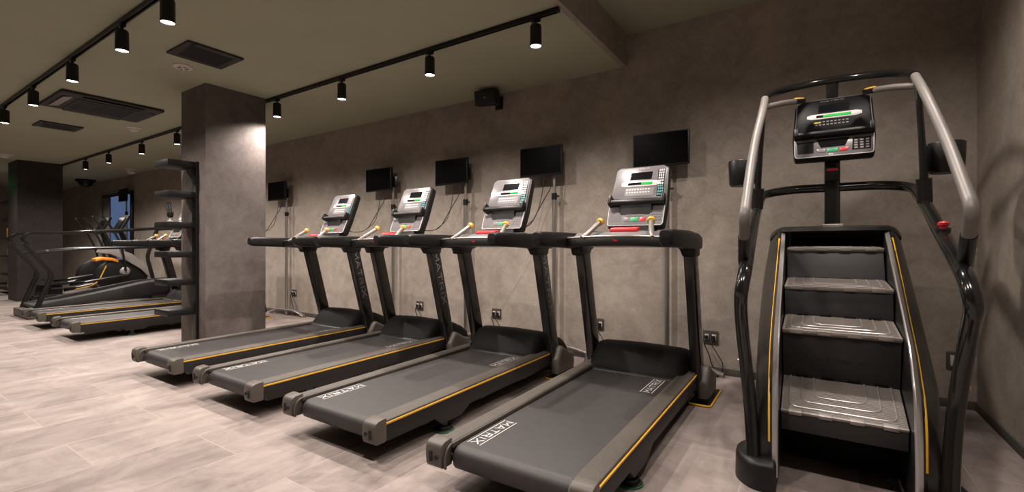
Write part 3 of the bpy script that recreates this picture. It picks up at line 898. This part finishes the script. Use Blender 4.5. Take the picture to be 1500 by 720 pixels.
        for z, k in ((.002, 1.0), (.10, .985), (.118, .95), (.128, .86)):
            c0 = V((.31, 2.52))
            rings.append([(sx * (c0.x + (p.x - c0.x) * k), c0.y + (p.y - c0.y) * k, z) for p in P2])
        loft(b, rings)
        fin('base_bumper', b, M_PLAST, t, ang=50)
        b = B(); bx(b, sx * .255, sx * .325, 2.6, 3.93, .012, .07)
        bx(b, sx * .25, sx * .34, 3.86, 3.95, .001, .06)
        fin('base_beam', b, M_BLACK, t, .005)
        for (x, y, z) in ((.404, 2.49, .545), (.404, 2.49, .585), (.392, 2.37, 1.055), (.388, 2.34, 1.085)):
            b = B(); cyl(b, (sx * (x - .012), y, z), (sx * (x + .008), y, z), .008, 10)
            fin('bolt', b, M_SILVER, t)
    # top bar bowing forward over the console
    b = B()
    T = [V((.352, 3.235, 2.008)), V((.335, 3.33, 2.055)), V((.30, 3.42, 2.09)), V((.24, 3.50, 2.125)), V((.12, 3.58, 2.155)), V((0, 3.60, 2.165))]
    T = T + [V((-p.x, p.y, p.z)) for p in T[-2::-1]]
    tube(b, fillet(T, .1, 4, False), .0225, 14)
    fin('top_bar', b, M_GLOSS, t)
    # mast
    b = B()
    loft(b, [[(x, y, z) for x, y in rrect(-.042, .042, 3.59, 3.67, .012, 3)] for z in (1.20, 1.70)])
    ms = fin('mast', b, M_GLOSS, t)
    b = B()
    loft(b, [[(x, y, z) for x, y in rrect(-.032, .032, 3.60 + dy, 3.65 + dy, .010, 3)] for z, dy in ((1.60, 0.06), (1.95, .09), (2.16, -.02))])
    fin('upper_mast', b, M_GLOSS, t)
    b = B(); loft(b, [[(x, y, z) for x, y in rrect(-.062, .062, 3.565, 3.69, .012, 3)] for z in (1.222, 1.240)])
    fin('mast_plate', b, M_SILVER, t, .003)
    b = B(); bx(b, -.040, .040, 3.565, 3.60, 1.52, 1.60)
    lt = fin('tilt_latch', b, M_PLAST, t, .006)
    b = B(); bx(b, -.030, .030, 3.555, 3.57, 1.575, 1.592)
    fin('latch_handle', b, M_RED, lt, .004)
    make_console(t, (0, 3.495, 1.662), (0, 3.615, 2.045), .207, dark=True, lit=.80, keypad=False)
    # hood over the steps
    b = B(); rings = []
    for u in (-.358, -.352, -.34, -.315, -.28, -.2, 0, .2, .28, .315, .34, .352, .358):
        k = max(0, (abs(u) - .24) / .118)
        dz = -.055 * k ** 3; yf = 3.52 + .20 * k ** 2
        rings.append([(u, yf, 1.196 + dz), (u, yf + .004, 1.216 + dz), (u, yf + .035, 1.228 + dz), (u, 3.93, 1.226 + dz), (u, 4.0, 1.18 + dz), (u, 4.0, 1.06), (u, 3.84, 1.06), (u, yf + .08, 1.186 + dz)])
    loft(b, rings)
    hd = fin('hood', b, M_COWL, t, ang=40)
    # inner bay behind the steps
    b = B(); bx(b, -.236, .236, 3.80, 3.84, .05, 1.10)
    fin('bay_panel', b, M_HOOD, t, .003)
    b = B(); bx(b, -.236, .236, 2.80, 2.83, .02, .36)
    fin('kick_panel', b, M_HOOD, t, .003)
    # steps
    def quad3(b, pts, th):
        """slab across X from a list of (y, z) profile"""
        loft(b, [[(x, y, z) for y, z in pts] for x in (-th, th)])
    steps = [(2.51, .333, 2.775, .440), (2.70, .683, 2.99, .720), (3.00, .879, 3.33, .905), (3.41, 1.087, 3.72, 1.10)]
    for i, (y0, z0, y1, z1) in enumerate(steps):
        d = V((y1 - y0, z1 - z0)); L = d.length; d.normalize(); nrm = V((-d.y, d.x))
        f = lambda s, h: (y0 + d.x * s + nrm.x * h, z0 + d.y * s + nrm.y * h)
        hw = .232 + .003 * i
        b = B(); quad3(b, [f(0, 0), f(L, 0), f(L, -.028), f(.02, -.028), f(0, -.02)], hw)
        tr = fin('step_tread', b, M_TREAD, t, .004)
        b = B()
        for k in range(int(L / .011)):
            s = .014 + k * .011
            quad3(b, [f(s, -.001), f(s + .005, -.001), f(s + .005, .0016), f(s, .0016)], hw - .012)
        fin('anti_slip_ribs', b, M_TREAD, tr, smooth=False)
        b = B()
        for q, (ww, s0) in enumerate(((.200, .035), (.150, .080), (.100, .125))):
            pts = fillet([V((-ww, L - .01)), V((-ww, s0)), V((ww, s0)), V((ww, L - .01))], .04, 5, False)
            tube(b, [(p.x, *f(p.y, .0015)) for p in pts], .004, 6)
        fin('ridge_lines', b, M_COWLI, tr)
        # notched nosing
        b = B(); n = 8; stp = 2 * hw / n
        quad3(b, [f(-.004, .001), f(.010, .001), f(.010, -.012), f(-.004, -.012)], hw)
        for k in range(0, n, 2):
            x0 = -hw + stp * (k + .55)
            loft(b, [[(x, *f(s, h)) for s, h in ((-.008, .003), (.020, .003), (.020, -.016), (-.008, -.016))] for x in (x0, x0 + stp * .9)])
        fin('nosing', b, M_NOSE, tr, .002)
        if i > 0:
            pa = V(((steps[i - 1][2]) - .005, steps[i - 1][3] - .03)); pb = V((y0 + .012, z0 - .012))
        else:
            pa = V((2.520, .238)); pb = V((2.512, .322))
        dd = (pb - pa).normalized(); nn = V((-dd.y, dd.x))   # towards the user
        g = lambda a, h: (pa.x + dd.x * a + nn.x * h, pa.y + dd.y * a + nn.y * h)
        LL = (pb - pa).length
        b = B(); quad3(b, [g(0, 0), g(LL, 0), g(LL, -.012), g(0, -.012)], hw - .002)
        rs = fin('step_riser', b, M_RISER if i != 3 else M_RISER, t, .002)
        if i in (1, 3):
            b = B(); word(b, lambda x, y: (x, *g(LL * .45 + y, .0012)), -.10, 0, .20, .022, .16)
            fin('lettering', b, M_EMB if i == 3 else M_EMB, rs, smooth=False)
        if i == 1 or i == 2 or i == 3:
            b = B()
            for k in range(4):
                x0 = -hw + .06 + k * .105
                loft(b, [[(x, *g(s, h)) for s, h in ((.022, .0), (.040, .0), (.040, .004), (.022, .004))] for x in (x0, x0 + .05)])
            fin('hinge_tabs', b, M_HOOD, rs)
    # emergency stop on the right loop
    b = B(); cyl(b, (.385, 2.79, 1.160), (.385, 2.785, 1.180), .026, 20)
    eb = fin('stop_button', b, M_BLACK, t)
    b = B(); lathe(b, [(0, 1.212), (.014, 1.210), (.021, 1.203), (.021, 1.192), (.014, 1.188), (.014, 1.176), (0, 1.176)], (.385, 2.786, 0), 20)
    fin('red_button', b, M_RED, eb)
    OFF = Vector((0, 0, 0))
    return t
make_climber()

# ------------------------------------------------------------------ shelf on the pillar
t = thing('wall_shelf', 'tall black shelf with six short boards fixed to the grey pillar', 'shelf', (-5.515, 2.286, 0))
OFF = Vector((-5.515, 2.286, 0))
b = B(); bx(b, -5.56, -5.465, 2.258, 2.286, .03, 1.995)
fin('upright_board', b, M_PLAST, t, .003)
for z in (1.988, 1.669, 1.35, 1.044, .753, .441):
    b = B(); bx(b, -5.805, -5.470, 2.007, 2.256, z - .062, z)
    fin('shelf_board', b, M_PLAST, t, .003)
OFF = Vector((0, 0, 0))
t = thing('hand_gripper', 'small dark two-pronged hand gripper standing on the pillar shelf', 'hand gripper', (-5.56, 2.06, 1.351))
b = B(); lathe(b, [(0, 0), (.030, 0), (.030, .008), (.010, .012), (.009, .05), (0, .05)]); fin('stand', b, M_CREAM, t)
b = B(); lathe(b, [(0, .045), (.022, .045), (.030, .07), (.026, .10), (0, .105)]); fin('spring_body', b, M_PLAST, t)
for s in (-1, 1):
    b = B(); tube(b, [(s * .012, 0, .09), (s * .030 - .03, 0, .14), (s * .024 - .045, 0, .20)], [.012, .014, .009], 10); fin('prong', b, M_PLAST, t)

# ------------------------------------------------------------------ ceiling fittings
t = thing('air_conditioner', 'square black ceiling air conditioner cassette, the larger dark panel at upper left', 'air conditioner', (-7.255, 1.99, ZC))
b = B(); prism(b, rrect(-.45, .45, -.475, .475, .02), -.034, -.001, 'XY'); fin('panel', b, M_ACB, t, .008)
b = B(); bx(b, -.27, .27, -.29, .29, -.042, -.03); gr = fin('grille', b, M_ACB, t, .004)
b = B()
for k in range(17):
    y = -.25 + k * .03125; bx(b, -.25, .25, y - .006, y + .006, -.046, -.040)
fin('grille_bars', b, M_PLAST, gr, smooth=False)
for ax, s in ((0, -1), (0, 1), (1, -1), (1, 1)):
    b = B()
    if ax == 0: box(b, (s * .365, 0, -.040), (.085, .56, .008), Matrix.Rotation(R(12 * s), 3, 'Y'))
    else: box(b, (0, s * .385, -.040), (.56, .085, .008), Matrix.Rotation(R(-12 * s), 3, 'X'))
    fin('louver', b, M_ACLIT if (ax == 1 and s < 0) else M_ACB, t, .002)  # one louver paler: nearby lamp's reflection put into its colour
def vent(x, y, lab):
    t = thing('ceiling_vent', lab, 'vent', (x, y, ZC), 'black ceiling vents')
    b = B()
    for a in ((-.21, .21, -.225, -.16), (-.21, .21, .16, .225), (-.21, -.15, -.16, .16), (.15, .21, -.16, .16)):
        bx(b, *a, -.018, -.001)
    fin('frame', b, M_ACB, t, .003)
    b = B(); bx(b, -.15, .15, -.16, .16, -.006, -.001); fin('backing', b, M_RUBBER, t)
    b = B()
    for k in range(12):
        box(b, (-.138 + k * .025, 0, -.012), (.003, .32, .016), Matrix.Rotation(R(30), 3, 'Y'))
    fin('slats', b, M_ACB, t, smooth=False)
vent(-4.54, 1.955, 'black square vent in the ceiling in front of the grey pillar')
vent(-8.98, 1.965, 'small black vent in the ceiling beyond the air conditioner')
vent(-13.6, 1.55, 'black vent partly cut by the left edge of the photo')
def disc(x, y, lab, r, name, cat, prof):
    t = thing(name, lab, cat, (x, y, ZC - .001))
    b = B(); lathe(b, [(0, 0), (r, 0), (r, -.010), (r * .9, -.016), (0, -.016)]); fin('base', b, M_DET, t, ang=40)
    b = B(); lathe(b, prof); fin('cover', b, M_DET, t, ang=40)
    return t
sp = disc(-5.01, 1.96, 'flat white round ceiling speaker beside the square vent', .078, 'ceiling_speaker', 'speaker', [(0, -.014), (.066, -.014), (.066, -.020), (0, -.022)])
b = B()
for k in range(6):
    a = k * math.pi / 3; lathe(b, [(0, -.0205), (.012, -.0205), (.012, -.0235), (0, -.0235)], (.036 * math.cos(a), .036 * math.sin(a), 0), 10)
fin('sound_holes', b, M_OUT, sp, smooth=False)
disc(-8.2, 2.59, 'white smoke detector on the ceiling left of the pillar', .085, 'smoke_detector', 'smoke detector', [(0, -.014), (.06, -.014), (.05, -.045), (.03, -.055), (0, -.056)])
disc(-12.6, 2.03, 'white smoke detector on the ceiling at the left edge of the photo', .11, 'smoke_detector', 'smoke detector', [(0, -.014), (.08, -.014), (.07, -.05), (.04, -.065), (0, -.066)])
disc(-12.7, 3.97, 'white smoke detector near the long wall, right of the small spotlights', .11, 'smoke_detector', 'smoke detector', [(0, -.014), (.08, -.014), (.08, -.07), (.05, -.10), (0, -.10)])
t = thing('dome_camera', 'dark dome camera under the ceiling at the far end of the long wall', 'camera', (-15.7, 3.95, ZC - .001))
b = B(); lathe(b, [(0, 0), (.20, 0), (.21, -.03), (.19, -.06), (0, -.06)]); fin('base', b, M_PLAST, t)
b = B(); lathe(b, [(.16, -.055)] + [(.16 * math.cos(R(a)), -.06 - .13 * math.sin(R(a))) for a in range(10, 91, 16)]); fin('dome', b, M_SCREEN, t)
# wall speaker
t = thing('wall_speaker', 'small black box speaker under the ceiling above the televisions', 'speaker', (-2.96, 4.05, 2.705))
rot = Matrix.Rotation(R(14), 3, 'Z') @ Matrix.Rotation(R(12), 3, 'X')
b = B(); box(b, (0, 0, 0), (.245, .15, .155), rot); cb = fin('cabinet', b, M_PLAST, t, .012)
b = B(); box(b, rot @ Vector((0, -.077, 0)), (.225, .006, .135), rot); gl = fin('grille', b, M_RUBBER, cb, .003)
b = B(); c0 = rot @ Vector((.0, -.081, .0)); box(b, c0, (.016, .003, .012), rot); fin('badge', b, M_SILVER, gl, smooth=False)
b = B(); bx(b, -.03, .03, .07, YW - 4.05, -.02, .02); bx(b, -.05, .05, YW - 4.05 - .012, YW - 4.05 - .0005, -.07, .07); fin('bracket', b, M_BLACK, t, .003)
# ------------------------------------------------------------------ training machines beyond the pillar
def make_sled():
    global OFF
    t = thing('sled_trainer', '', 'treadmill', (0, 2.85, 0)); OFF = Vector((0, 2.85, 0)); V = Vector
    for s in (-1, 1):
        x = s * .40
        b = B(); tube(b, fillet([V((x, 1.83, 1.12)), V((x, 1.74, 1.20)), V((x, 1.82, 1.295)), V((x, 2.2, 1.30)), V((x, 3.3, 1.40)), V((x, 3.75, 1.44))], .08, 4, False), .026, 10)
        fin('hand_rail', b, M_GLOSS, t)
        b = B(); tube(b, fillet([V((x, 1.78, 1.15)), V((x, 2.08, .66)), V((x, 1.93, .22)), V((x, 1.90, .12))], .08, 4, False), .034, 10, .7)
        fin('rear_leg', b, M_BLACK, t)
        b = B(); tube(b, fillet([V((x, 3.72, 1.44)), V((x, 3.55, .9)), V((x, 3.72, .15))], .1, 4, False), .034, 10, .7)
        fin('front_leg', b, M_BLACK, t)
        b = B(); tube(b, fillet([V((x, 1.86, .98)), V((x, 2.5, 1.06)), V((x, 3.4, 1.08)), V((x, 3.6, 1.12))], .15, 4, False), .022, 10)
        fin('lower_rail', b, M_BLACK, t)
        b = B()
        P = [(1.86, .10), (3.85, .30), (3.85, .50), (3.3, .46), (2.6, .33), (1.90, .20)]
        prism(b, P, s * .30, s * .37)
        fin('side_cover', b, M_SKIRT, t, .012)
        b = B(); lathe(b, [(0, 0), (.016, 0), (.016, .012), (0, .014)], (0, 0, 0), 12)
        bmesh.ops.transform(b, matrix=Matrix.Translation((s * .41, 2.02, 1.03)) @ Matrix.Rotation(R(90 * s), 4, 'Y'), verts=b.verts)
        fin('bolt', b, M_SILVER, t)
    b = B(); P = [(1.90, .19), (2.3, .22), (2.8, .31), (3.4, .44), (3.85, .50), (3.85, .46), (3.4, .40), (2.8, .27), (2.3, .18), (1.90, .15)]
    loft(b, [[(x, y, z) for y, z in P] for x in (-.298, .298)]); fin('running_belt', b, M_BELT, t)
    b = B(); bx(b, -.42, .42, 1.80, 1.92, .001, .13); fin('rear_base', b, M_TAUPE, t, .02)
    b = B(); bx(b, -.40, .40, 3.62, 3.84, .001, .32); fin('front_base', b, M_BLACK, t, .02)
    b = B(); tube(b, [(-.40, 3.73, 1.42), (.40, 3.73, 1.42)], .026, 10); fin('front_bar', b, M_GLOSS, t)
    OFF = Vector((0, 0, 0)); return t
SL = make_sled()
for i, (x, y, lab) in enumerate([(-10.2, 2.85, 'black sled trainer with zigzag rear legs and long rails near the dark pillar')]):
    o = SL if i == 0 else dup(SL)
    o.location = (x, y, 0); o['label'] = lab

def make_elliptical():
    global OFF
    t = thing('elliptical_trainer', '', 'elliptical trainer', (0, 3.2, 0)); OFF = Vector((0, 3.2, 0)); V = Vector
    b = B(); bx(b, -.07, .07, 2.35, 4.0, .03, .12); bx(b, -.30, .30, 2.36, 2.46, .001, .06); bx(b, -.30, .30, 3.92, 4.02, .001, .06)
    fin('base_frame', b, M_BLACK, t, .01)
    b = B(); c = V((0, 3.42, .50))
    loft(b, [[(x, c.y + r * math.cos(2 * math.pi * k / 24) * 1.25, c.z + r * math.sin(2 * math.pi * k / 24)) for k in range(24)] for x, r in ((-.11, .27), (-.09, .33), (.09, .33), (.11, .27))])
    fin('drive_housing', b, M_PLAST, t)
    b = B(); c = V((.112, 3.45, .60)); lathe(b, [(0, -.01), (.085, -.01), (.085, .01), (.06, .035), (0, .045)], (0, 0, 0), 20)
    bmesh.ops.transform(b, matrix=Matrix.Translation(c) @ Matrix.Rotation(R(90), 4, 'Y'), verts=b.verts)
    fin('crank_cap', b, M_LGREY, t)
    b = B()
    spine = [(3.02, 1.02, .05), (3.25, 1.00, .07), (3.50, .88, .085), (3.72, .70, .07), (3.88, .48, .05)]
    loft(b, [[(.13 + dx, y - w * .5, z - w * .8) for dx in (0,)] + [(.165, y - w * .5, z - w * .8), (.165, y + w * .5, z + w * .8), (.13, y + w * .5, z + w * .8)] for y, z, w in spine])
    fin('curved_shroud', b, M_LGREY, t, .008)
    b = B(); loft(b, [[(x, y, z) for x, z in ((-.13, .80 + d), (.13, .80 + d), (.12, .86 + d), (-.12, .86 + d))] for y, d in ((3.0, .0), (3.1, .03), (3.25, .01), (3.35, -.03))])
    fin('orange_cover', b, M_ORANGE, t, .015)
    for s in (-1, 1):
        b = B(); tube(b, [(s * .18, 2.62, .33 + s * .06), (s * .19, 3.1, .42 + s * .05), (s * .17, 3.45, .52)], .028, 10)
        pa = fin('pedal_arm', b, M_BLACK, t)
        b = B(); bx(b, s * .12, s * .26, 2.46, 2.82, .36 + s * .06, .385 + s * .06); fin('foot_plate', b, M_PLAST, pa, .008)
        b = B(); tube(b, fillet([V((s * .18, 3.44, .62)), V((s * .25, 3.36, 1.1)), V((s * .27, 3.20, 1.45)), V((s * .25, 3.05, 1.68))], .2, 5, False), .02, 10)
        fin('moving_handle', b, M_GLOSS, t)
    b = B(); tube(b, fillet([V((.118, 2.72, .30)), V((.118, 3.02, .36)), V((.118, 3.16, .72))], .25, 7, False), .010, 8); fin('yellow_stripe', b, M_YELLOW, t)
    b = B(); tube(b, [(0, 3.62, .75), (0, 3.44, 1.32), (0, 3.40, 1.42)], [.055, .045, .04], 12, .8); fin('mast', b, M_PLAST, t)
    b = B()
    loft(b, [[(x, 3.32 + y, 1.36 + z) for x, y, z in ((-.20, 0, 0), (.20, 0, 0), (.20, .17, .36), (-.20, .17, .36))], [(x, 3.37 + y, 1.35 + z) for x, y, z in ((-.19, 0, 0), (.19, 0, 0), (.19, .17, .36), (-.19, .17, .36))]])
    cs = fin('console', b, M_PLAST, t, .012)
    b = B(); loft(b, [[(x, 3.345 + y - k, 1.43 + z + k * .4) for x, y, z in ((-.14, 0, 0), (.14, 0, 0), (.14, .11, .23), (-.14, .11, .23))] for k in (0, .012)])
    fin('screen', b, M_SCREEN, cs)
    OFF = Vector((0, 0, 0)); return t
EL = make_elliptical()
for i, (x, y, lab) in enumerate([(-11.55, 3.22, 'elliptical trainer with orange cover and pale curved shroud behind the sled trainer'), (-12.9, 3.3, 'dark elliptical trainer in front of the blue lit doorway, farther from the pillar')]):
    o = EL if i == 0 else dup(EL)
    o.location = (x, y, 0); o['label'] = lab; o['group'] = 'elliptical trainers'
    if i:
        for ch in list(o.children):
            if ch.name.startswith(('orange_cover', 'curved_shroud', 'yellow_stripe')): bpy.data.objects.remove(ch)

# ------------------------------------------------------------------ storage rack at the left edge
t = thing('storage_rack', 'black metal storage rack at the left edge of the photo by the dark pillar', 'rack', (-15.6, 2.75, 0))
OFF = Vector((-15.6, 2.75, 0))
for x in (-16.4, -15.0):
    for y in (2.5, 3.0):
        b = B(); bx(b, x - .03, x + .03, y - .03, y + .03, .001, 2.15); fin('post', b, M_BLACK, t, .004)
ZS = (.12, .46, .88, 1.30, 1.72, 2.12)
for z in ZS:
    b = B(); bx(b, -16.4, -15.0, 2.48, 3.02, z - .025, z + .0); fin('shelf_plate', b, M_BLACK, t, .004)
OFF = Vector((0, 0, 0))
g = 'things on the storage rack'
def bottle(x, y, z, m, lab):
    o = thing('bottle', lab, 'bottle', (x, y, z))
    b = B(); lathe(b, [(0, 0), (.05, 0), (.055, .02), (.055, .19), (.03, .24), (.022, .25), (0, .25)]); fin('body', b, m, o)
    b = B(); lathe(b, [(0, .248), (.026, .248), (.026, .285), (0, .287)]); fin('cap', b, M_PLAST, o)
bottle(-15.72, 2.62, 1.301, M_YELLOW, 'yellow bottle on the upper middle level of the left edge rack')
def bin_(x, z, m, lab, h):
    o = thing('storage_bin', lab, 'bin', (x, 2.76, z), 'bins on the left edge rack')
    b = B()
    for a in ((-.22, .22, -.2, -.188), (-.22, .22, .188, .2), (-.22, -.208, -.188, .188), (.208, .22, -.188, .188)): bx(b, *a, 0.004, h)
    bx(b, -.22, .22, -.2, .2, 0.0, .008)
    fin('body', b, m, o, smooth=False)
    b = B(); bx(b, -.228, .228, -.208, -.2, h - .025, h); bx(b, -.228, .228, .2, .208, h - .025, h); fin('rim', b, M_PLAST, o, .003)
bin_(-15.4, .121, M_LGREY, 'pale bin on the lowest level of the left edge rack', .2)
bin_(-15.4, .461, M_OUT, 'grey bin on the second level from the floor of the left edge rack', .28)
bin_(-15.4, .881, M_LGREY, 'pale bin on the third level from the floor of the left edge rack', .18)
# green emergency sign casting its glow at the far left
t = thing('emergency_sign', 'green lit emergency sign at the far left under the ceiling', 'sign', (-15.6, 2.0, 2.42))
b = B(); bx(b, -.02, .02, -.12, .12, 0, .2); fin('housing', b, M_DET, t, .004)
b = B(); bx(b, .0205, .024, -.11, .11, .01, .19); fin('lit_face', b, glow('green_sign', (.12, .75, .22), 3.0), t, smooth=False)
b = B(); cyl(b, (0, 0, .2), (0, 0, ZC - 2.42), .012, 10); fin('rod', b, M_DET, t)
